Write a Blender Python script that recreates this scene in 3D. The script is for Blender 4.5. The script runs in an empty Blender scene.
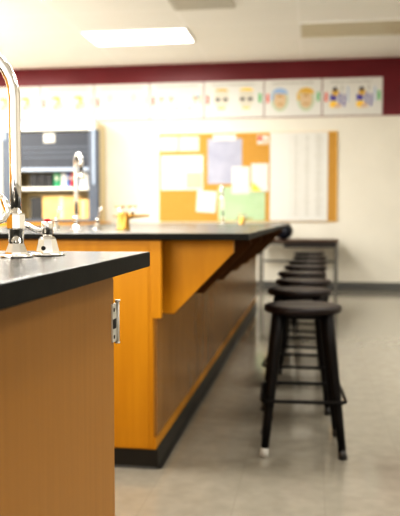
import bpy, bmesh, math, random
from mathutils import Vector, Matrix
random.seed(7)
PI = math.pi
C = bpy.context.scene.collection

# ------------------------------------------------------------------ materials
def mat(name, col, rough=0.5, metal=0.0, spec=0.5, emit=0.0, coat=0.0):
    m = bpy.data.materials.new(name); m.use_nodes = True
    b = m.node_tree.nodes['Principled BSDF']
    b.inputs['Base Color'].default_value = (*col, 1)
    b.inputs['Roughness'].default_value = rough
    b.inputs['Metallic'].default_value = metal
    b.inputs['Specular IOR Level'].default_value = spec
    b.inputs['Coat Weight'].default_value = coat
    if emit:
        b.inputs['Emission Color'].default_value = (*col, 1)
        b.inputs['Emission Strength'].default_value = emit
    return m

def noisy(name, c1, c2, scale=(1, 1, 1), nscale=8.0, rough=0.5, spec=0.5, metal=0.0, lo=0.35, hi=0.65, detail=4, bump=0.0, coat=0.0):
    m = mat(name, c1, rough, metal, spec, coat=coat)
    nt = m.node_tree; N = nt.nodes; L = nt.links
    b = N['Principled BSDF']
    tc = N.new('ShaderNodeTexCoord'); mp = N.new('ShaderNodeMapping')
    mp.inputs['Scale'].default_value = scale
    no = N.new('ShaderNodeTexNoise'); no.inputs['Scale'].default_value = nscale; no.inputs['Detail'].default_value = detail
    cr = N.new('ShaderNodeValToRGB')
    cr.color_ramp.elements[0].position = lo; cr.color_ramp.elements[0].color = (*c1, 1)
    cr.color_ramp.elements[1].position = hi; cr.color_ramp.elements[1].color = (*c2, 1)
    L.new(tc.outputs['Object'], mp.inputs['Vector']); L.new(mp.outputs['Vector'], no.inputs['Vector'])
    L.new(no.outputs['Fac'], cr.inputs['Fac']); L.new(cr.outputs['Color'], b.inputs['Base Color'])
    if bump:
        bp = N.new('ShaderNodeBump'); bp.inputs['Strength'].default_value = bump; bp.inputs['Distance'].default_value = 0.002
        L.new(no.outputs['Fac'], bp.inputs['Height']); L.new(bp.outputs['Normal'], b.inputs['Normal'])
    return m

def grid_mat(name, base1, base2, line, px, py, ox, oy, w, nscale, rough, spec, bump=0.0, coat=0.0):
    """flat surface in XY with thin grid lines (tiles) over a mottled base"""
    m = noisy(name, base1, base2, (1, 1, 1), nscale, rough, spec, detail=8, lo=0.3, hi=0.7, coat=coat)
    nt = m.node_tree; N = nt.nodes; L = nt.links
    b = N['Principled BSDF']
    cr = [n for n in N if n.type == 'VALTORGB'][0]
    tc = [n for n in N if n.type == 'TEX_COORD'][0]
    sep = N.new('ShaderNodeSeparateXYZ'); L.new(tc.outputs['Object'], sep.inputs[0])
    outs = []
    for ax, p, o in (('X', px, ox), ('Y', py, oy)):
        a = N.new('ShaderNodeMath'); a.operation = 'SUBTRACT'; L.new(sep.outputs[ax], a.inputs[0]); a.inputs[1].default_value = o - w / 2
        d = N.new('ShaderNodeMath'); d.operation = 'FLOORED_MODULO'; L.new(a.outputs[0], d.inputs[0]); d.inputs[1].default_value = p
        l = N.new('ShaderNodeMath'); l.operation = 'LESS_THAN'; L.new(d.outputs[0], l.inputs[0]); l.inputs[1].default_value = w
        outs.append(l)
    mx = N.new('ShaderNodeMath'); mx.operation = 'MAXIMUM'
    L.new(outs[0].outputs[0], mx.inputs[0]); L.new(outs[1].outputs[0], mx.inputs[1])
    mix = N.new('ShaderNodeMix'); mix.data_type = 'RGBA'
    L.new(mx.outputs[0], mix.inputs['Factor']); L.new(cr.outputs['Color'], mix.inputs['A'])
    mix.inputs['B'].default_value = (*line, 1)
    L.new(mix.outputs['Result'], b.inputs['Base Color'])
    return m

M = {}
M['wall'] = noisy('wall_paint', (.65, .625, .555), (.67, .645, .575), nscale=3, rough=0.55, spec=0.3)
M['maroon'] = noisy('maroon_paint', (.125, .009, .014), (.145, .011, .018), nscale=3, rough=0.33, spec=0.4)
M['ceiling'] = grid_mat('ceiling_tile', (.90, .89, .86), (.92, .91, .88), (.95, .94, .92), 1.24, 0.68, -1.40, 8.18, 0.022, 60, 0.9, 0.1)
M['floor'] = grid_mat('vinyl_tile', (.255, .235, .195), (.30, .28, .235), (.245, .225, .185), 0.305, 0.305, 0.05, 0.12, 0.003, 14, 0.12, 0.85)
M['wood_front'] = noisy('orange_wood', (.515, .238, .011), (.56, .268, .014), (14, 14, .8), 2.5, rough=0.38, spec=0.35)
M['wood_shaded'] = noisy('shaded_orange_wood', (.10, .042, .010), (.13, .055, .014), (14, 14, .8), 2.5, rough=0.5, spec=0.2)  # orange wood darkened to paint in the shade under the counter
M['wood_near'] = noisy('maple_wood', (.315, .158, .039), (.35, .178, .046), (26, 26, 1.0), 3.0, rough=0.42, spec=0.3, lo=0.25, hi=0.75)
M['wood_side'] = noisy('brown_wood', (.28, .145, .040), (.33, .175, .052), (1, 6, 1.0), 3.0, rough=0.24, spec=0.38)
M['epoxy'] = noisy('black_epoxy', (.012, .012, .011), (.018, .018, .016), nscale=120, rough=0.23, spec=0.55)
M['epoxy_edge'] = noisy('black_epoxy_edge', (.010, .010, .009), (.014, .014, .012), nscale=60, rough=.55, spec=.18)
M['rubber'] = mat('dark_rubber', (.022, .021, .019), 0.35, spec=0.5)
M['baseboard'] = mat('grey_rubber_base', (.10, .10, .095), 0.5)
M['chrome'] = mat('chrome', (.80, .79, .77), 0.08, 1.0)
M['chrome_soft'] = mat('satin_chrome', (.68, .67, .65), 0.25, 1.0)
M['brass'] = mat('brass', (.50, .30, .09), 0.32, 1.0)
M['red'] = mat('red_plastic', (.55, .02, .02), 0.35)
M['black'] = mat('black_hole', (.01, .01, .01), 0.6)
M['stool'] = noisy('black_stool_paint', (.005, .004, .0035), (.008, .006, .0055), nscale=30, rough=0.5, spec=0.22)
M['stool_seat'] = noisy('dark_seat', (.008, .004, .0035), (.014, .007, .006), (1, 8, 1), nscale=6, rough=0.4, spec=0.35)
M['white_tip'] = mat('pale_tip', (.42, .41, .38), 0.4)
M['hinge'] = mat('steel_hinge', (.66, .65, .61), 0.45, 0.55)
M['cork'] = noisy('cork', (.45, .255, .066), (.51, .30, .088), nscale=90, rough=0.85, spec=0.1)
M['cork_frame'] = noisy('cork_frame_wood', (.66, .42, .14), (.72, .48, .18), (2, 2, 2), rough=0.5)
M['paper'] = mat('white_paper', (.62, .615, .585), 0.7)
M['paper2'] = mat('cream_paper', (.58, .55, .47), 0.7)
M['ink'] = mat('grey_ink', (.36, .355, .33), 0.7)
M['chart_ink'] = mat('pale_ink', (.47, .46, .42), 0.7)
M['pink'] = mat('pale_pink_paper', (.60, .44, .32), 0.7)
M['lav'] = noisy('lavender_paper', (.33, .34, .43), (.40, .41, .49), nscale=5, rough=0.6)
M['green_paper'] = noisy('pale_green_paper', (.36, .50, .30), (.42, .54, .36), nscale=4, rough=0.7)
M['yellow'] = mat('yellow_print', (.85, .55, .05), 0.6)
M['skin'] = mat('pale_print', (.58, .44, .29), 0.6)
M['brown_print'] = mat('brown_print', (.40, .22, .06), 0.6)
M['ochre'] = mat('ochre_print', (.62, .40, .08), 0.6)
M['violet'] = mat('violet_print', (.10, .08, .35), 0.6)
M['blue_print'] = mat('blue_print', (.30, .42, .62), 0.6)
M['dark_print'] = mat('dark_print', (.06, .06, .08), 0.6)
M['green'] = mat('green_print', (.06, .42, .12), 0.6)
M['red_print'] = mat('red_print', (.65, .08, .05), 0.6)
M['pale_green'] = mat('pale_green_print', (.44, .52, .39), 0.6)
M['panel_on'] = mat('fixture_lens_lit', (1.0, .97, .90), 0.5, emit=3.0)
M['panel_off'] = noisy('fixture_lens_unlit', (.64, .59, .45), (.67, .62, .48), nscale=6, rough=0.4)
M['fix_frame'] = mat('white_metal', (.82, .81, .77), 0.4)
M['vent'] = mat('vent_metal', (.58, .56, .50), 0.5)
M['slate'] = noisy('slate_blue_metal', (.07, .085, .115), (.085, .10, .13), nscale=4, rough=0.45)
M['sash'] = noisy('dark_sash', (.016, .021, .034), (.022, .028, .042), nscale=3, rough=0.4)
M['steelblue'] = mat('steel_blue_trim', (.34, .40, .49), 0.4)
M['hood_in'] = mat('hood_lining', (.80, .79, .74), 0.6)
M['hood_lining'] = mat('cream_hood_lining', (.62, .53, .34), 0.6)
M['tan'] = noisy('cardboard', (.66, .43, .17), (.72, .49, .21), nscale=10, rough=0.8)
M['tan2'] = noisy('pale_cardboard', (.75, .60, .34), (.80, .66, .40), nscale=10, rough=0.8)
M['blue_b'] = mat('blue_binder', (.04, .14, .40), 0.5)
M['green_b'] = mat('green_binder', (.02, .28, .12), 0.5)
M['red_b'] = mat('red_binder', (.50, .03, .03), 0.5)
M['white_b'] = mat('white_binder', (.80, .80, .80), 0.5)
M['black_b'] = mat('black_binder', (.02, .02, .022), 0.5)
M['table_top'] = noisy('dark_table_top', (.05, .024, .012), (.07, .034, .016), (1, 6, 6), 4, rough=0.5)
M['table_dark'] = mat('dark_apron', (.018, .014, .012), 0.5)
M['table_leg'] = mat('grey_steel_leg', (.16, .155, .14), 0.45, 0.5)
M['ball'] = noisy('black_blue_vinyl', (.008, .010, .018), (.014, .018, .03), nscale=6, rough=0.3, spec=0.6)

# ------------------------------------------------------------------ mesh builder
def matte_edges(o, m):
    o.data.materials.append(m)
    for f in o.data.polygons:
        if f.normal.z < .6: f.material_index = len(o.data.materials) - 1
class MB:
    def __init__(s): s.bm = bmesh.new(); s.mats = []
    def mi(s, m):
        if m not in s.mats: s.mats.append(m)
        return s.mats.index(m)
    def _fin(s, faces, m, smooth=False):
        i = s.mi(m)
        for f in faces: f.material_index = i; f.smooth = smooth
    def box(s, x0, x1, y0, y1, z0, z1, m, bev=0.0, seg=2):
        r = bmesh.ops.create_cube(s.bm, size=1)
        vs = r['verts']
        for v in vs:
            v.co = Vector(((x0 + x1) / 2 + v.co.x * (x1 - x0), (y0 + y1) / 2 + v.co.y * (y1 - y0), (z0 + z1) / 2 + v.co.z * (z1 - z0)))
        fs = set(f for v in vs for f in v.link_faces)
        s._fin(fs, m)
        if bev:
            es = list(set(e for v in vs for e in v.link_edges))
            r = bmesh.ops.bevel(s.bm, geom=es, offset=bev, segments=seg, profile=0.5, affect='EDGES')
            i = s.mi(m)
            for f in r['faces']: f.material_index = i
        return s
    def poly(s, pts, ext, m, bev=0.0):
        """polygon (3-D points) extruded by the vector ext"""
        e = Vector(ext)
        a = [s.bm.verts.new(Vector(p)) for p in pts]; b = [s.bm.verts.new(Vector(p) + e) for p in pts]
        n = len(pts); fs = [s.bm.faces.new(a[::-1]), s.bm.faces.new(b)]
        for i in range(n):
            fs.append(s.bm.faces.new([a[i], a[(i + 1) % n], b[(i + 1) % n], b[i]]))
        s._fin(fs, m)
        bmesh.ops.recalc_face_normals(s.bm, faces=fs)
        if bev:
            es = list(set(ed for f in fs for ed in f.edges))
            r = bmesh.ops.bevel(s.bm, geom=es, offset=bev, segments=2, profile=0.5, affect='EDGES')
            i = s.mi(m)
            for f in r['faces']: f.material_index = i
        return s
    def tube(s, pts, rad, m, n=14, closed=False, flat=None):
        """swept tube; rad a number or list; flat=(a,b) scales the section"""
        P = [Vector(p) for p in pts]; k = len(P)
        R = rad if isinstance(rad, (list, tuple)) else [rad] * k
        rings = []; prev = None
        for i, p in enumerate(P):
            if closed: t = P[(i + 1) % k] - P[i - 1]
            else: t = (P[min(i + 1, k - 1)] - P[max(i - 1, 0)])
            t.normalize()
            if prev is None:
                a = Vector((0, 0, 1)) if abs(t.z) < 0.9 else Vector((0, 1, 0))
                u = t.cross(a).normalized()
            else:
                u = (prev - t * prev.dot(t)).normalized()
            prev = u; w = t.cross(u)
            fa, fb = flat if flat else (1, 1)
            rings.append([s.bm.verts.new(p + (u * math.cos(2 * PI * j / n) * fa + w * math.sin(2 * PI * j / n) * fb) * R[i]) for j in range(n)])
        fs = []
        for i in range(k if closed else k - 1):
            A, B = rings[i], rings[(i + 1) % k]
            for j in range(n): fs.append(s.bm.faces.new([A[j], A[(j + 1) % n], B[(j + 1) % n], B[j]]))
        s._fin(fs, m, True)
        if not closed:
            s._fin([s.bm.faces.new(rings[0][::-1]), s.bm.faces.new(rings[-1])], m)
        bmesh.ops.recalc_face_normals(s.bm, faces=fs)
        return s
    def lathe(s, prof, m, c=(0, 0, 0), n=32, smooth=True):
        """profile of (r, z) turned about the vertical axis through c"""
        c = Vector(c); rings = []
        for r, z in prof:
            rings.append([s.bm.verts.new(c + Vector((r * math.cos(2 * PI * j / n), r * math.sin(2 * PI * j / n), z))) for j in range(n)])
        fs = []
        for A, B in zip(rings, rings[1:]):
            for j in range(n): fs.append(s.bm.faces.new([A[j], A[(j + 1) % n], B[(j + 1) % n], B[j]]))
        s._fin(fs, m, smooth)
        s._fin([s.bm.faces.new(rings[0][::-1]), s.bm.faces.new(rings[-1])], m)
        return s
    def ellipse_xz(s, cx, cz, rx, rz, y, d, m, n=18, a0=0, a1=2 * PI):
        pts = [(cx + rx * math.cos(a0 + (a1 - a0) * i / n), y, cz + rz * math.sin(a0 + (a1 - a0) * i / n)) for i in range(n)]
        return s.poly(pts, (0, -d, 0), m)
    def build(s, name, parent=None, loc=None, sharp=True):
        me = bpy.data.meshes.new(name); s.bm.normal_update(); s.bm.to_mesh(me); s.bm.free()
        for m in s.mats: me.materials.append(m)
        o = bpy.data.objects.new(name, me); C.objects.link(o)
        if parent: o.parent = parent
        if loc: o.location = loc
        return o

def thing(name, label, cat, loc=(0, 0, 0), group=None):
    o = bpy.data.objects.new(name, None); C.objects.link(o); o.location = loc
    o.empty_display_size = 0.1
    return tag(o, label, cat, group)
def tag(o, label, cat, group=None):
    o['label'] = label; o['category'] = cat
    if group: o['group'] = group
    return o
def struct(o): o['kind'] = 'structure'; return o
def dup(root, loc, label):
    r = root.copy(); C.objects.link(r); r.location = loc; r['label'] = label
    for ch in list(root.children):
        c = ch.copy(); C.objects.link(c); c.parent = r
        for g in list(ch.children):
            d = g.copy(); C.objects.link(d); d.parent = c
    return r

# ------------------------------------------------------------------ room shell
WY, CZ = 10.12, 3.095
XL, XR, YB = -5.6, 4.2, -3.2
struct(MB().box(XL, XR, YB, WY + .1, -0.1, 0, M['floor']).build('floor'))
struct(MB().box(XL, XR, YB, WY + .1, CZ, CZ + .1, M['ceiling']).build('ceiling'))
struct(MB().box(XL, XR, WY, WY + .1, 0, CZ, M['wall']).build('wall_back'))
struct(MB().box(XL - .1, XL, YB, WY + .1, 0, CZ, M['wall']).build('wall_left'))
struct(MB().box(XR, XR + .1, YB, WY + .1, 0, CZ, M['wall']).build('wall_right'))
struct(MB().box(XL, XR, WY - .008, WY, 2.335, CZ, M['maroon']).build('trim_1'))
struct(MB().box(XL, XL + .02, YB + .3, 3.4, .1, 2.15, M['wood_front']).build('unseen_wood_reflector'))  # unseen wood panel added to put an amber reflection in the near faucet
bb = MB().poly([(-2.7, WY, 0), (-2.7, WY - .016, 0), (-2.7, WY - .008, .012), (-2.7, WY - .006, .10), (-2.7, WY, .102)], (XR + 2.7, 0, 0), M['baseboard'])
struct(bb.build('baseboard_back'))

# ------------------------------------------------------------------ ceiling fixtures
def troffer(x0, y0, lit, label):
    t = thing('ceiling_light', label, 'ceiling light', (x0 + .62, y0 + .34, CZ), 'ceiling light panels')
    f = MB()
    for a in ((-.62, .62, -.34, -.315), (-.62, .62, .315, .34), (-.62, -.595, -.315, .315), (.595, .62, -.315, .315)):
        f.box(*a, -.016, 0, M['fix_frame'])
    f.build('frame', t)
    l = MB().box(-.597, .597, -.317, .317, -.010, -.002, M['panel_on' if lit else 'panel_off'])
    l.build('diffuser', t)
    return t
troffer(-2.64, 8.18, True, 'lit white ceiling light panel above the left half of the corkboard')
troffer(-.16, 8.18, False, 'unlit beige ceiling light panel above the right end of the posters')
troffer(-2.64, 6.22, True, 'lit ceiling light panel cut by top edge of photo at upper left')
troffer(-6.36 + 1.24, 8.18, True, 'lit ceiling light panel at left edge near the maroon band')
v = thing('ceiling_vent', 'beige square ceiling vent between two rows of light panels', 'vent', (-1.09, 7.14, CZ))
f = MB()
for a in ((-.31, .31, -.34, -.30), (-.31, .31, .30, .34), (-.31, -.27, -.30, .30), (.27, .31, -.30, .30)): f.box(*a, -.014, 0, M['vent'])
f.build('frame', v)
f = MB().box(-.27, .27, -.30, .30, -.003, 0, M['vent'])
for i in range(9):
    y = -.27 + i * .0675
    f.poly([(-.27, y - .02, -.004), (-.27, y + .02, -.012), (-.27, y + .02, -.010), (-.27, y - .02, -.002)], (.54, 0, 0), M['vent'])
f.build('grille', v)

# ------------------------------------------------------------------ posters on the maroon band
edges = [-4.63, -3.845, -3.052, -2.25, -1.488, -.661, .12, .918]
plabels = ['white poster at the left end of the row, behind the near faucet',
           'white poster with two ochre drawings above the dark hood',
           'pale poster with thin line drawings, right after the one above the hood',
           'pale poster with three small brown sketches over the corkboard left end',
           'white poster with two faces in dark glasses above the lavender sheet',
           'white poster with two drawn heads wearing blue and orange caps',
           'white poster with violet figures at the right end of the row']
PY = WY - .008
def poster(i):
    x0, x1 = edges[i] + .006, edges[i + 1] - .006
    w = x1 - x0; cx = (x0 + x1) / 2; zb = 2.345; h = .50
    b = MB()
    b.box(-w / 2, w / 2, -.004, 0, 0, h, M['paper'])
    E = lambda x, z, rx, rz, m, d=.0045, **k: b.ellipse_xz(x, z, rx, rz, 0, d, M[m], **k)
    B = lambda xa, xb, za, zc, m, d=.0044: b.box(xa, xb, -d, -.001, za, zc, M[m])
    # title lines, side tabs
    rnd = random.Random(i)
    x = -w * .36
    while x < w * .34:
        l = rnd.uniform(.02, .055); B(x, x + l, h - .062, h - .045, 'ink'); x += l + .012
    B(-w * .46, -w * .42, .19, .31, 'red_print'); B(w * .42, w * .46, .20, .32, 'green' if i > 3 else 'pale_green')
    if i in (0, 1):
        for s in (-1, 1):
            c = s * .165
            E(c, .30, .075, .05, 'ochre', n=12, a1=PI); B(c + .01, c + .05, .24, .30, 'ochre')
            E(c + .06, .22, .05, .06, 'pale_green', .0043); E(c - .01, .20, .04, .05, 'skin', .0044); E(c + .10 * s, .12, .03, .035, 'blue_print')
    elif i == 2:
        for s in (-1, 1):
            c = s * .17
            for k in range(6):
                B(c - .11 + k * .036, c - .095 + k * .036, .14 + .03 * (k % 2), .16 + .05 * (k % 3), 'pale_green')
            E(c, .30, .05, .06, 'paper2'); B(c - .12, c + .12, .11, .12, 'pale_green')
    elif i == 3:
        for c, s in ((-.22, 1), (-.08, .8), (.26, 1.1)):
            B(c - .03, c + .05 * s, .27, .29, 'brown_print'); B(c - .012, c + .01, .20, .31, 'skin'); B(c + .02, c + .045, .28, .35, 'blue_print')
        for c in (-.2, 0, .18): E(c, .14, .045, .035, 'paper2')
    elif i == 4:
        for s in (-1, 1):
            c = s * .17
            E(c, .26, .105, .135, 'paper2', .0043); E(c, .36, .10, .04, 'ochre' if s < 0 else 'yellow', .0044, n=12, a1=PI)
            E(c - .05, .25, .035, .022, 'dark_print'); E(c + .055, .25, .035, .022, 'dark_print'); B(c - .05, c + .05, .12, .14, 'yellow')
    elif i == 5:
        for s, cap in ((-1, 'blue_print'), (1, 'ochre')):
            c = s * .175
            E(c, .22, .115, .15, 'pale_green', .0042); E(c, .23, .085, .125, 'skin', .0044)
            E(c, .30, .11, .085, cap, .0046, n=14, a1=PI); B(c - .12, c - .085, .22, .31, cap, .0046); B(c - .03, c + .03, .27, .29, 'brown_print', .0048)
            B(c - .03, c + .04, .16, .175, 'brown_print', .0047)
    else:
        for s in (-1, 1):
            c = s * .175 - .02
            E(c - .03, .31, .045, .05, 'ochre'); E(c - .035, .35, .03, .03, 'dark_print', .0047); B(c - .10, c - .01, .20, .28, 'violet'); B(c + .02, c + .045, .12, .30, 'violet'); B(c + .075, c + .10, .12, .28, 'violet')
            E(c - .05, .15, .055, .045, 'yellow'); E(c + .0, .13, .05, .03, 'pink', .0047); B(c + .13, c + .145, .18, .38, 'blue_print'); B(c + .05, c + .065, .33, .40, 'ink')
    o = b.build('wall_poster', None, (cx, PY, zb))
    tag(o, plabels[i], 'poster', 'posters on the maroon band')
for i in range(7): poster(i)

# ------------------------------------------------------------------ corkboard and papers
BX0, BX1, BZ0, BZ1 = -2.12, .33, .92, 2.14
cb = thing('bulletin_board', 'long tan corkboard covered with papers on the back wall', 'bulletin board', ((BX0 + BX1) / 2, WY, BZ0))
hw = (BX1 - BX0) / 2; bh = BZ1 - BZ0
MB().box(-hw + .01, hw - .01, -.018, 0, .01, bh - .01, M['cork']).build('cork_panel', cb)
f = MB()
for a in ((-hw, hw, 0, .022), (-hw, hw, bh - .022, bh)): f.box(a[0], a[1], -.0178, 0, a[2], a[3], M['cork_frame'], .002)
for a in ((-hw, -hw + .022), (hw - .022, hw)): f.box(a[0], a[1], -.0176, 0, .022, bh - .022, M['cork_frame'])
f.build('frame', cb)

BOARDY = WY - .018
def px2x(x): return (x - 160) * (BX1 - BX0) / 177 + BX0
def px2z(y): return BZ1 - (y - 133.3) * (BZ1 - BZ0) / 88.7
def sheet(name, x0, x1, y0, y1, m, label, cat='paper', rot=0, off=.0, extra=None, group='papers pinned on the corkboard'):
    X0, X1, Z0, Z1 = px2x(x0), px2x(x1), px2z(y1), px2z(y0)
    b = MB(); w = (X1 - X0) / 2; h = (Z1 - Z0) / 2
    # a sheet with a slight curl at its lower edge
    n = 6
    top = [(-w, -.0012 - .0012 * (k / n) ** 3, h - 2 * h * k / n) for k in range(n + 1)]
    back = [(p[0], p[1] + .0012, p[2]) for p in top[::-1]]
    b.poly(top + back, (2 * w, 0, 0), M[m])
    if extra: extra(b, w, h)
    if off: b.tube([(0, off, h * .9), (0, -.004, h * .9), (0, -.006, h * .9), (0, -.012, h * .9)], [.0015, .0015, .006, .005], M['white_b'], 10)
    o = b.build(name, None, ((X0 + X1) / 2, BOARDY - off, (Z0 + Z1) / 2)); o.rotation_euler = (0, rot, 0)
    return tag(o, label, cat, group)
def lines(n, m='ink', frac=.8, d=.0034, seed=1):
    def fn(b, w, h):
        r = random.Random(seed)
        for k in range(n):
            z = h * .82 - k * (1.64 * h / n)
            b.box(-w * frac, -w * frac + 2 * w * frac * r.uniform(.55, 1), -d, -.002, z - .004, z + .004, M[m])
    return fn
def pinkblock(b, w, h): b.box(w * .2, w * .96, -.0034, -.001, -h * .9, 0, M['pink'])
def tri(b, w, h): b.poly([(-w * .9, -.002, -h * .95), (w * .3, -.002, -h * .95), (-w * .9, -.002, -h * .3)], (0, -.0022, 0), M['yellow'])
def chart(b, w, h):
    r = random.Random(3)
    for xc, ww in ((-.10, .09), (-.28, .02), (.28, .10), (.68, .14)):
        for k in range(34):
            z = h * .92 - k * h * 1.84 / 34
            l = ww * r.uniform(.4, 1)
            b.box(w * (xc - l), w * (xc + l), -.0034, -.0008, z - .006, z + .006, M['chart_ink'])
    b.box(w * .06, w * .07, -.0034, -.0008, -h * .97, h * .97, M['chart_ink'])
def greenlines(b, w, h):
    for k in range(6): b.box(-w * .8, w * .7, -.0034, -.001, h * (.7 - .26 * k) - .004, h * (.7 - .26 * k) + .004, M['pale_green'])
def redpic(b, w, h):
    b.box(-w * .9, -w * .1, -.0034, -.001, -h * .2, h * .8, M['red_print']); b.box(0, w * .8, -.0034, -.001, -h * .8, h * .1, M['pink'])
sheet('paper_sheet', 161, 179.5, 136, 151, 'paper2', 'small cream sheet in the top left corner of the corkboard', extra=lines(4, 'paper', .8))
sheet('paper_sheet', 180.5, 201, 136, 151, 'paper2', 'small cream sheet left of the lavender sheet, along the board top', extra=lines(4, 'paper', .8))
sheet('paper_poster', 162, 205, 155, 190, 'paper', 'wide white sheet with a pink block in one lower corner', extra=pinkblock)
sheet('paper_note', 198.5, 218, 191, 212.5, 'paper', 'tilted white note overlapping the wide sheet, left of the green sheet', rot=.07, off=.0075, extra=lines(5, 'paper2', .7, .0034))
sheet('paper_poster', 209.5, 244, 139, 184, 'lav', 'large lavender grey sheet in the middle of the corkboard', extra=lines(9, 'lav', .75, .0034))
sheet('paper_strip', 215, 238, 135, 141, 'paper', 'narrow white strip pinned above the lavender sheet', off=.0075)
sheet('paper_poster', 220, 267, 187, 221, 'green_paper', 'pale green sheet at the bottom of the corkboard', extra=greenlines)
sheet('paper_sheet', 234, 251.5, 167, 194, 'paper', 'white sheet overlapping the lavender and the green sheets', off=.0075, extra=lines(7, 'paper2', .7))
sheet('paper_sheet', 253, 270, 164, 192, 'paper', 'white sheet with a yellow triangle in its lower corner', off=.0075, extra=tri)
sheet('photo_print', 259, 270, 136.5, 145, 'paper', 'tiny red and white picture near the top of the corkboard', 'picture', extra=redpic)
sheet('wall_chart', 271.5, 328, 133.8, 221.2, 'paper', 'tall white chart with columns of tiny print at right of corkboard', 'chart', off=.0075, extra=chart)

# ------------------------------------------------------------------ fume hood on an orange cabinet at the back left
HY = 9.5; S = HY / WY
def hx(x): return (-4.431 + (x - 2) * (1.414 / 95)) * S
def hz(y): return .972 + ((2.397 - (y - 119) * (1.46 / 101.5)) - .972) * S
bx0, bx1 = hx(-22), hx(98)
bc = thing('base_cabinet', 'orange wooden base cabinet under the slate blue hood', 'cabinet', ((bx0 + bx1) / 2, HY, 0))
bw = (bx1 - bx0) / 2; ztop = hz(222)
MB().box(-bw, bw, .02, .60, .1, ztop, M['wood_front'], .003).build('body', bc)
MB().box(-bw, bw, .07, .58, 0, .1, M['rubber']).build('base', bc)
for k in range(3):
    xa = -bw + .02 + k * (2 * bw - .02) / 3; xb = xa + (2 * bw - .02) / 3 - .02
    d = MB().box(xa, xb, 0, .02, .14, ztop - .07, M['wood_front'], .003).build('door', bc)
    MB().tube([(xb - .05, 0, ztop - .25), (xb - .05, -.03, ztop - .25), (xb - .05, -.03, ztop - .14), (xb - .05, 0, ztop - .14)], .005, M['chrome_soft'], 8).build('handle', d)
ho = thing('fume_hood', 'slate blue framed hood with dark raised sash on back cabinet', 'fume hood', ((hx(1) + hx(97)) / 2, HY, ztop))
ox = ho.location.x
X = lambda p: hx(p) - ox
Z = lambda p: hz(p) - ztop
for a, bq in ((1, 10), (88, 97)):
    MB().box(X(a), X(bq), .01, .12, 0, Z(131), M['slate'], .004).build('post', ho)
MB().box(X(1), X(97), .0, .12, 0, Z(219), M['slate'], .004).build('sill', ho)
MB().box(X(4), X(94), .02, .12, Z(131), Z(121.5), M['hood_in']).build('header', ho)
f = MB().box(X(3), X(94.5), .0, .08, Z(122), Z(119), M['steelblue'], .004)
f.box(X(3), X(5), .0, .03, Z(140), Z(122), M['steelblue']); f.box(X(92.5), X(94.5), -.01, .008, Z(185), Z(122), M['steelblue'])
f.build('top_frame', ho)
sash = MB().box(X(10), X(88), .05, .07, Z(168), Z(132.5), M['sash'])
for k in range(3): sash.box(X(20), X(86), .047, .05, Z(147 + k * 5), Z(148.2 + k * 5), M['slate'])
sash = sash.build('sash', ho)
MB().box(X(10), X(88), .03, .06, Z(171.5), Z(168), M['steelblue'], .004).build('sash_rail', sash)
f = MB().box(X(43), X(54), .034, .05, Z(143), Z(134), M['vent'], .004)
f.box(X(46), X(51), .022, .036, Z(141), Z(137), M['chrome_soft'], .004); f.build('sash_latch', sash)
f = MB().box(X(10), X(88), .57, .60, 0, Z(131), M['hood_lining'])
f.box(X(5), X(10), .12, .60, 0, Z(131), M['hood_lining']); f.box(X(88), X(93), .12, .60, 0, Z(131), M['hood_lining']); f.box(X(5), X(93), .12, .60, Z(131), Z(122), M['hood_lining'])
f.box(X(10), X(88), .12, .57, 0, .012, M['hood_lining'])
f.build('lining', ho)
MB().box(X(10), X(88), .12, .57, Z(190), Z(187), M['hood_in'], .003).build('shelf', ho)
# things in the hood
def binder(x0, x1, y0, m, label, y1=187.0):
    h = hz(y0) - hz(y1); w = hx(x1) - hx(x0) - .004
    b = MB().box(-w / 2, w / 2, 0, .24, 0, h, M[m], .004)
    b.box(-w / 2 + .004, w / 2 - .004, .01, .235, h - .004, h + .001, M['paper'])
    if m != 'black_b': b.box(-w * .28, w * .28, -.0012, .001, h * .5, h * .8, M['paper2'])
    o = b.build('ring_binder', None, ((hx(x0) + hx(x1)) / 2, HY + .16, hz(187) + .0005)); tag(o, label, 'binder', 'binders on the hood shelf')
binder(24.5, 33, 173.5, 'black_b', 'broad black binder at left end of the hood shelf')
binder(33.2, 41, 173, 'black_b', 'black binder second from the left on the hood shelf')
binder(41.2, 48, 174, 'black_b', 'black binder directly left of the green one in the hood')
binder(49, 56, 173, 'green_b', 'green binder on the hood shelf')
binder(57, 62, 173.5, 'white_b', 'white binder between the green and blue ones')
binder(62.5, 65.8, 173, 'blue_b', 'thin blue binder left of the red one')
binder(66.2, 70.5, 173, 'red_b', 'red binder on the hood shelf')
binder(71, 75, 174, 'blue_b', 'blue binder right of the red one')
binder(76, 84, 173, 'white_b', 'white binder at right end of the hood shelf')
def carton(x0, x1, y0, m, label, y1=218.2, dy=.2):
    h = hz(y0) - ztop - .0125; w = hx(x1) - hx(x0)
    b = MB().box(-w / 2, w / 2, 0, .28, 0, h, M[m], .004)
    if m != 'black_b': b.box(-.03, .03, -.001, .281, h * .0 + .002, h + .001, M['tan2' if m != 'tan2' else 'tan'])
    o = b.build('storage_box', None, ((hx(x0) + hx(x1)) / 2, HY + dy, ztop + .0125)); tag(o, label, 'box', 'boxes in the hood')
carton(36.5, 75, 196, 'tan', 'wide tan cardboard box on the hood floor')
carton(24, 36, 197, 'black_b', 'small black box left of the wide tan box')
carton(76, 87, 199, 'tan2', 'pale cardboard box right of the wide tan box')

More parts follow.
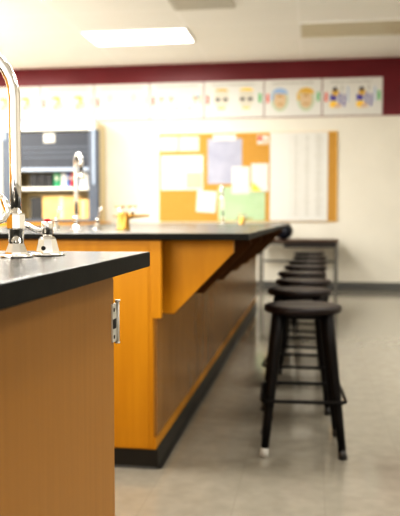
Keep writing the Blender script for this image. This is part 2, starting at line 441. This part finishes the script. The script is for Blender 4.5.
# ------------------------------------------------------------------ far lab island
CT, TH = .914, .0255
IX0, IX1, IY0, IY1 = -2.1, -.588, 2.742, 7.90
isl = thing('lab_island', 'long orange wood lab island with bracketed overhang and black base', 'lab island', (IX1, IY0, 0))
W = IX0 - IX1
MB().box(W, -.012, 0, IY1 - IY0, .075, CT - TH, M['wood_front'], .002).build('body', isl)
MB().box(W + .03, -.03, -.004, .0, .079, CT - TH - .02, M['wood_front'], .0015).build('end_panel', isl)
# brown side panel, its bottom rail, black base
sp = MB()
n = 2; L = IY1 - IY0
for k in range(n):
    sp.box(-.012, .0, .006 + k * L / n, (k + 1) * L / n - .002, .125, CT - TH, M['wood_side'], .0015)
o = sp.build('side_panel', isl); o['label'] = 'brown long side panel'
MB().box(-.012, -.004, 0, L, .075, .122, M['wood_front'], .001).build('bottom_rail', isl)
kb = MB()
kb.box(W + .02, -.012, .005, L - .005, 0, .0755, M['rubber'], .002)
kb.poly([(-.012, .0, 0), (.018, .0, 0), (.004, .0, .012), (-.004, .0, .072), (-.012, .0, .075)], (0, L, 0), M['rubber'])
kb.poly([(W, .006, 0), (W, -.006, 0), (W, .001, .008), (W, .003, .072), (W, .006, .075)], (-W + .004, 0, 0), M['rubber'])
o = kb.build('base', isl); o['label'] = 'black rubber base'
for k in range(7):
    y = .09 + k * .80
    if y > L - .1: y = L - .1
    zt = CT - TH; wd = M['wood_front' if k == 0 else 'wood_shaded']  # rear brackets carry the overhang's shade in their colour
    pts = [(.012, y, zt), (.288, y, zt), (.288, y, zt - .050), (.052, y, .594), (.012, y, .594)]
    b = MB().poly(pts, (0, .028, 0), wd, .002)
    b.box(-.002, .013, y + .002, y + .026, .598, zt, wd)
    o = b.build('bracket', isl); o['label'] = 'orange bracket at the near end' if k == 0 else 'bracket darkened with painted counter shade'
o = MB().box(-.02, .020, -.003, .022, .588, CT - TH, M['wood_front'], .0015).build('corner_cleat', isl)
CX1 = -.233
t = MB().box(IX0 - .04, CX1, IY0 - .025, IY1 + .02, CT - TH, CT, M['epoxy'], .003).build('countertop')
matte_edges(t, M['epoxy_edge']); tag(t, 'long black countertop on the far orange island', 'countertop')

# ------------------------------------------------------------------ near lab bench
NX1, NY1 = -.276, 1.238
t = MB().box(-1.9, NX1, -1.2, NY1, CT - TH, CT, M['epoxy'], .002).build('countertop')
matte_edges(t, M['epoxy_edge']); tag(t, 'near dark countertop with chrome faucet at lower left', 'countertop')
nx, ny = -.333, 1.205
nb = thing('lab_cabinet', 'near plain maple cabinet under the dark counter, lower left', 'cabinet', (nx, ny, 0))
MB().box(-1.5, -.0, -2.35, 0, .10, CT - TH, M['wood_near'], .0015).build('body', nb)
MB().box(-1.46, -.05, -2.3, -.05, 0, .10, M['rubber']).build('base', nb)
d1 = MB().box(-.46, -.004, .0005, .018, .13, CT - TH - .02, M['wood_near'], .002).build('door', nb)
h = MB()
hz0, hz1 = .972 - .142, .972 - .213
zc0, zc1 = hz1, hz0
h.tube([(.004, .012, zc0), (.004, .012, zc1)], .0036, M['hinge'], 12)
h.box(-.001, .0032, -.014, .012, zc0 + .003, zc1 - .003, M['hinge'], .0006)
h.lathe([(.0045, 0), (.0045, .003)], M['hinge'], (.004, .012, zc1 - .001)); h.lathe([(.0045, 0), (.0045, .003)], M['hinge'], (.004, .012, zc0 - .002))
for q in (.012, .058): h.box(.0032, .0039, -.010, -.004, zc0 + q - .003, zc0 + q + .003, M['black'])
h.box(.0030, .0040, -.0135, .004, zc0 + .026, zc0 + .042, M['black'])
o = h.build('hinge', d1); o['label'] = 'bright steel hinge'

# ------------------------------------------------------------------ faucets, valves and gas taps
def arc_path(base, top, R, ang, drop, n=18):
    """gooseneck centre line: up, over by a half circle toward the direction ang, down"""
    dx, dy = math.cos(ang), math.sin(ang)
    p = [(0, 0, base), (0, 0, base + (top - base) * .35), (0, 0, base + (top - base) * .7), (0, 0, top)]
    for k in range(1, n + 1):
        a = PI * k / n
        r = R * (1 - math.cos(a))
        p.append((dx * r, dy * r, top + R * math.sin(a)))
    p.append((dx * 2 * R, dy * 2 * R, top - drop))
    return p
def gooseneck(loc, height, R, rt, ang, label, drop=.06):
    t = thing('gooseneck_faucet', label, 'faucet', loc)
    b = MB()
    b.lathe([(.0250, 0), (.0250, .003), (.0225, .005)], M['chrome'], n=40)
    b.lathe([(.0178, .004), (.0170, .008), (.0120, .0205), (.0112, .022)], M['chrome'], n=8, smooth=False)
    b.build('base', t)
    b = MB()
    b.lathe([(.0112, .020), (.0112, .041), (.0128, .0425)], M['chrome'], n=24)
    b.lathe([(.0128, .0415), (.0140, .043), (.0140, .063), (.0130, .065)], M['chrome'], n=8, smooth=False)
    b.build('collar', t)
    p = arc_path(.058, height - R, R, ang, drop)
    b = MB().tube(p, rt, M['chrome'], 24); b.build('spout', t)
    q = p[-1]
    b = MB().lathe([(rt * 1.25, -.022), (rt * 1.3, -.018), (rt * 1.3, .0), (rt, .002)], M['chrome'], q, 20); b.build('nozzle', t)
    return t
def valve(loc, lever, label, idx='red', s=1.0, blade=None):
    t = thing('faucet_valve', label, 'faucet handle', loc)
    b = MB()
    b.lathe([(.027 * s, 0), (.027 * s, .003 * s), (.0245 * s, .005 * s)], M['chrome'], n=32)
    b.lathe([(.0198 * s, .004 * s), (.0190 * s, .008 * s), (.0142 * s, .0265 * s), (.0110 * s, .030 * s)], M['chrome'], n=8, smooth=False)
    b.build('body', t)
    b = MB()
    b.lathe([(.0068 * s, .028 * s), (.0068 * s, .032 * s), (.0088 * s, .033 * s), (.0092 * s, .050 * s), (.0085 * s, .053 * s), (.005 * s, .0545 * s)], M['chrome'], n=20)
    k = len(lever); b.tube(lever, [.0062 * s - .0012 * s * abs(2 * i / (k - 1) - 1) for i in range(k)] if not blade else blade, M['chrome'], 14, flat=(1, .62))
    hd = b.build('handle', t)
    MB().lathe([(.0052 * s, .0535 * s), (.0050 * s, .0565 * s), (.003 * s, .058 * s)], M[idx], n=16).build('index_button', hd)
    b = MB().tube([(.0, -.0155 * s, .012 * s), (.0, -.0188 * s, .0125 * s)], .0034 * s, M['black'], 12); b.build('set_screw', t)
    return t

gooseneck((-.4315, 1.030, CT), .317, .085, .0086, PI + .25, 'large chrome gooseneck faucet on the near counter', .08)
valve((-.4035, 1.084, CT), [(-.002, 0, .040), (-.012, -.002, .038), (-.022, -.004, .042), (-.030, -.006, .047), (-.036, -.007, .050)],
      'chrome valve with red button just right of the near faucet', s=.98, blade=[.006, .0068, .0075, .0075, .005])
valve((-.441, .925, CT), [(0, 0, .045), (.010, .018, .048), (.021, .034, .055), (.025, .040, .066), (.020, .041, .080), (.013, .041, .091)],
      'chrome valve at left edge of photo, mostly cut off', blade=[.005, .005, .0055, .0065, .007, .003])

FY = 3.60
gooseneck((-1.185, FY, CT), .375, .042, .0105, -PI / 2 + .62, 'distant chrome gooseneck faucet in front of the hood', .055)
lv = [(.0, 0, .05), (.006, 0, .060), (.012, -.002, .074), (.016, -.004, .092), (.023, -.006, .110)]
valve((-1.300, FY + .02, CT), lv, 'distant upright lever valve left of the far faucet', 'black', 1.0, [.006, .007, .0068, .0066, .005])
valve((-1.068, FY - .02, CT), lv, 'distant upright lever valve right of the far faucet', 'black', 1.0, [.006, .007, .0068, .0066, .005])
def gas_turret(loc, label, s=1.0):
    t = thing('gas_turret', label, 'gas tap', loc)
    b = MB().lathe([(.036 * s, 0), (.036 * s, .006 * s), (.031 * s, .010 * s), (.030 * s, .078 * s), (.026 * s, .086 * s), (.012 * s, .089 * s)], M['brass'], n=28); b.build('body', t)
    for ang in (0, 2.2):
        e = Vector((math.cos(ang), math.sin(ang), 0)); Q = lambda r_, z_, l_=0: tuple(e * (r_ * s) + Vector((-e.y, e.x, 0)) * (l_ * s) + Vector((0, 0, z_ * s)))
        n = MB().tube([Q(.026, .066), Q(.045, .067), Q(.05, .067), Q(.065, .067), Q(.135, .070)], [.012 * s, .012 * s, .009 * s, .0085 * s, .0045 * s], M['brass'], 14)
        n = n.build('nozzle', t)
        MB().tube([Q(.047, .070), Q(.047, .112)], .0085 * s, M['chrome_soft'], 12).build('valve_stem', n)
        MB().tube([Q(.025, .116, -.02), Q(.047, .113), Q(.065, .118, .02)], [.005 * s, .009 * s, .004 * s], M['brass'], 12, flat=(1, .7)).build('lever', n)
    return t
gas_turret((-.935, 3.58, CT), 'brass gas tap on the far island right of the faucet')
gooseneck((-.845, 7.0, CT), .36, .06, .0088, -PI / 2, 'farthest faint chrome faucet in front of the green sheet', .04)
gas_turret((-.665, 7.02, CT), 'small farthest gas tap near the far counter end', .8)

# ------------------------------------------------------------------ stools
SH, SR = .607, .162
def make_stool(label, first):
    t = thing('lab_stool', label, 'stool', (0, 0, 0), 'black lab stools along the island')
    s = MB().lathe([(.02, -.030), (SR - .012, -.030), (SR - .003, -.027), (SR, -.022), (SR, -.009), (SR - .003, -.003), (SR - .010, 0), (SR - .05, -.0005), (.06, -.003), (.012, -.0035)], M['stool_seat'], (0, 0, SH), 56)
    s.build('seat', t)
    r = MB().lathe([(.12, -.046), (.125, -.046), (.125, -.030), (.12, -.030)], M['stool'], (0, 0, SH), 40)
    r.build('seat_plate', t)
    zr = .231
    foot, top = .159, .098
    cs = []
    for sx, sy in ((-1, -1), (1, -1), (1, 1), (-1, 1)):
        a = Vector((sx * top, sy * top, SH - .030)); bq = Vector((sx * foot, sy * foot, .0))
        q = lambda z: a + (bq - a) * ((a.z - z) / (a.z - bq.z))
        l = MB().tube([a, q(.45), q(.3), q(.15), q(.03)], [.022, .0215, .0195, .0175, .0155], M['stool'], 16).build('leg', t)
        l['label'] = 'tapered black leg'
        pale = first and (sx, sy) == (-1, -1)
        tip = MB().tube([q(.036), q(.012), q(.0)], [.0163, .0175, .0185], M['white_tip' if pale else 'rubber'], 16).build('foot_tip', l)
        if pale: tip['label'] = 'pale worn foot tip'
        c = q(zr); cs.append(Vector((c.x * 1.26, c.y * 1.26, zr)))
    ring = []
    for i in range(4):
        p0, p1, p2 = cs[i - 1], cs[i], cs[(i + 1) % 4]
        d0 = (p0 - p1).normalized(); d1 = (p2 - p1).normalized()
        for k in range(6):
            u = k / 5; A = p1 + d0 * .035; B = p1 + d1 * .035
            ring.append(A.lerp(p1, u).lerp(p1.lerp(B, u), u))
    MB().tube(ring, .0068, M['stool'], 10, closed=True).build('footrest', t)
    return t
spots = [(-.036, 3.12), (-.062, 3.815), (-.050, 4.39), (-.064, 5.00), (-.046, 5.655), (-.031, 6.33), (-.017, 7.06), (-.030, 7.93)]
slab = ['nearest black lab stool, its pale foot tip showing on the floor',
        'black lab stool directly behind the nearest one', 'third black lab stool from the camera', 'fourth black lab stool from the camera',
        'fifth black lab stool from the camera', 'third black lab stool from the far end of the row', 'second black lab stool from the far end of the row',
        'farthest black lab stool, in front of the back table']
s0 = make_stool(slab[0], True); s0.location = (*spots[0], 0); s0.rotation_euler.z = .05
s1 = make_stool(slab[1], False); s1.location = (*spots[1], 0); s1.rotation_euler.z = -.06
for i in range(2, 8):
    r = dup(s1, (*spots[i], 0), slab[i]); r.rotation_euler.z = random.uniform(-.25, .25)

# ------------------------------------------------------------------ back table and the black ball on it
TX0, TX1, TY0, TY1, TZ = -.69, .335, 9.44, 10.05, .69
tb = thing('side_table', 'dark topped table with grey steel legs against the back wall', 'table', ((TX0 + TX1) / 2, (TY0 + TY1) / 2, 0))
w = (TX1 - TX0) / 2; d = (TY1 - TY0) / 2
MB().box(-w, w, -d, d, TZ - .025, TZ, M['table_top'], .004).build('tabletop', tb)
MB().box(-w + .33, w - .03, -d + .02, d - .04, TZ - .095, TZ - .0255, M['table_dark'], .003).build('drawer_box', tb)
f = MB()
for sy in (-1, 1): f.box(-w + .03, w - .03, sy * (d - .035) - .012, sy * (d - .035) + .012, TZ - .06, TZ - .0256, M['table_leg'])
f.build('frame', tb)
for sx in (-1, 1):
    for sy in (-1, 1):
        x, y = sx * (w - .025), sy * (d - .035)
        l = MB().box(x - .015, x + .015, y - .015, y + .015, .01, TZ - .0255, M['table_leg'], .003).build('leg', tb)
        MB().lathe([(.02, 0), (.02, .012), (.014, .014)], M['rubber'], (x, y, 0), 16).build('foot_cap', l)
MB().box(-w + .04, w - .04, d - .045, d - .025, .375, .40, M['table_leg'], .002).build('stretcher', tb)
bl = thing('ball', 'black rounded ball on the back table by the counter end', 'ball', (-.372, 9.66, TZ))
f = MB(); prof = [(.004, .0)]
for k in range(1, 20):
    a = -PI / 2 + PI * k / 20; prof.append((.125 * math.cos(a), .110 + .110 * math.sin(a)))
prof.append((.004, .220)); f.lathe(prof, M['ball'], n=40); f.build('shell', bl)
f = MB(); ring = [(.1265 * math.cos(2 * PI * k / 48), .1265 * math.sin(2 * PI * k / 48), .110) for k in range(48)]
f.tube(ring, .0028, M['ball'], 8, closed=True); f.build('seam', bl)

# ------------------------------------------------------------------ lights
def area(name, loc, target, sx, sy, power, col=(1, 1, 1), spread=PI):
    l = bpy.data.lights.new(name, 'AREA'); l.shape = 'RECTANGLE'; l.size = sx; l.size_y = sy; l.energy = power; l.color = col; l.spread = spread
    o = bpy.data.objects.new(name, l); C.objects.link(o); o.location = loc
    o.rotation_euler = (Vector(target) - Vector(loc)).to_track_quat('-Z', 'Y').to_euler()
    return o
WARM = (1.0, .975, .925)
# ceiling panels of the room (rows of fluorescent troffers)
for x in (-2.02, -4.5):
    for y, p in ((8.52, 28), (6.56, 34), (4.6, 48), (2.6, 48)): area('panel_light', (x, y, CZ - .03), (x, y, 0), 1.15, .6, p, WARM)
for x in (.46, 2.9):
    for y in (4.6, 1.6): area('panel_light', (x, y, CZ - .03), (x, y, 0), 1.15, .6, 26, WARM)
# added fill lamps, no window built: far left, and behind the camera
area('fill_light', (-5.4, 6.9, 1.9), (-2.0, 10.1, 1.5), 2.2, 1.8, 56, (1.0, .98, .94))
area('fill_light', (-3.2, -2.8, 2.2), (-1.0, 3.0, 1.1), 3.0, 1.6, 98, (1.0, .95, .87))

w = bpy.data.worlds.new('World'); bpy.context.scene.world = w; w.use_nodes = True
bg = w.node_tree.nodes['Background']; bg.inputs['Color'].default_value = (1, .96, .90, 1); bg.inputs['Strength'].default_value = .75

# ------------------------------------------------------------------ camera
F = 734.0
cam = bpy.data.cameras.new('Camera'); co = bpy.data.objects.new('Camera', cam); C.objects.link(co)
cam.sensor_fit = 'HORIZONTAL'; cam.sensor_width = 36; cam.lens = F / 400 * 36
yaw = math.atan(112 / F); pitch = math.atan(40 / F)
co.location = (0, 0, .972); co.rotation_euler = (PI / 2 - pitch, 0, yaw)
cam.clip_start = .02
cam.dof.use_dof = True; cam.dof.focus_distance = 1.17; cam.dof.aperture_fstop = cam.lens / 9.0
sc = bpy.context.scene; sc.camera = co
sc.view_settings.view_transform = 'Standard'
sc.view_settings.look = 'High Contrast'
sc.view_settings.exposure = 0.5
try:
    sc.cycles.use_denoising = True
    sc.cycles.max_bounces = 8
    sc.cycles.sample_clamp_indirect = 6
except Exception: pass
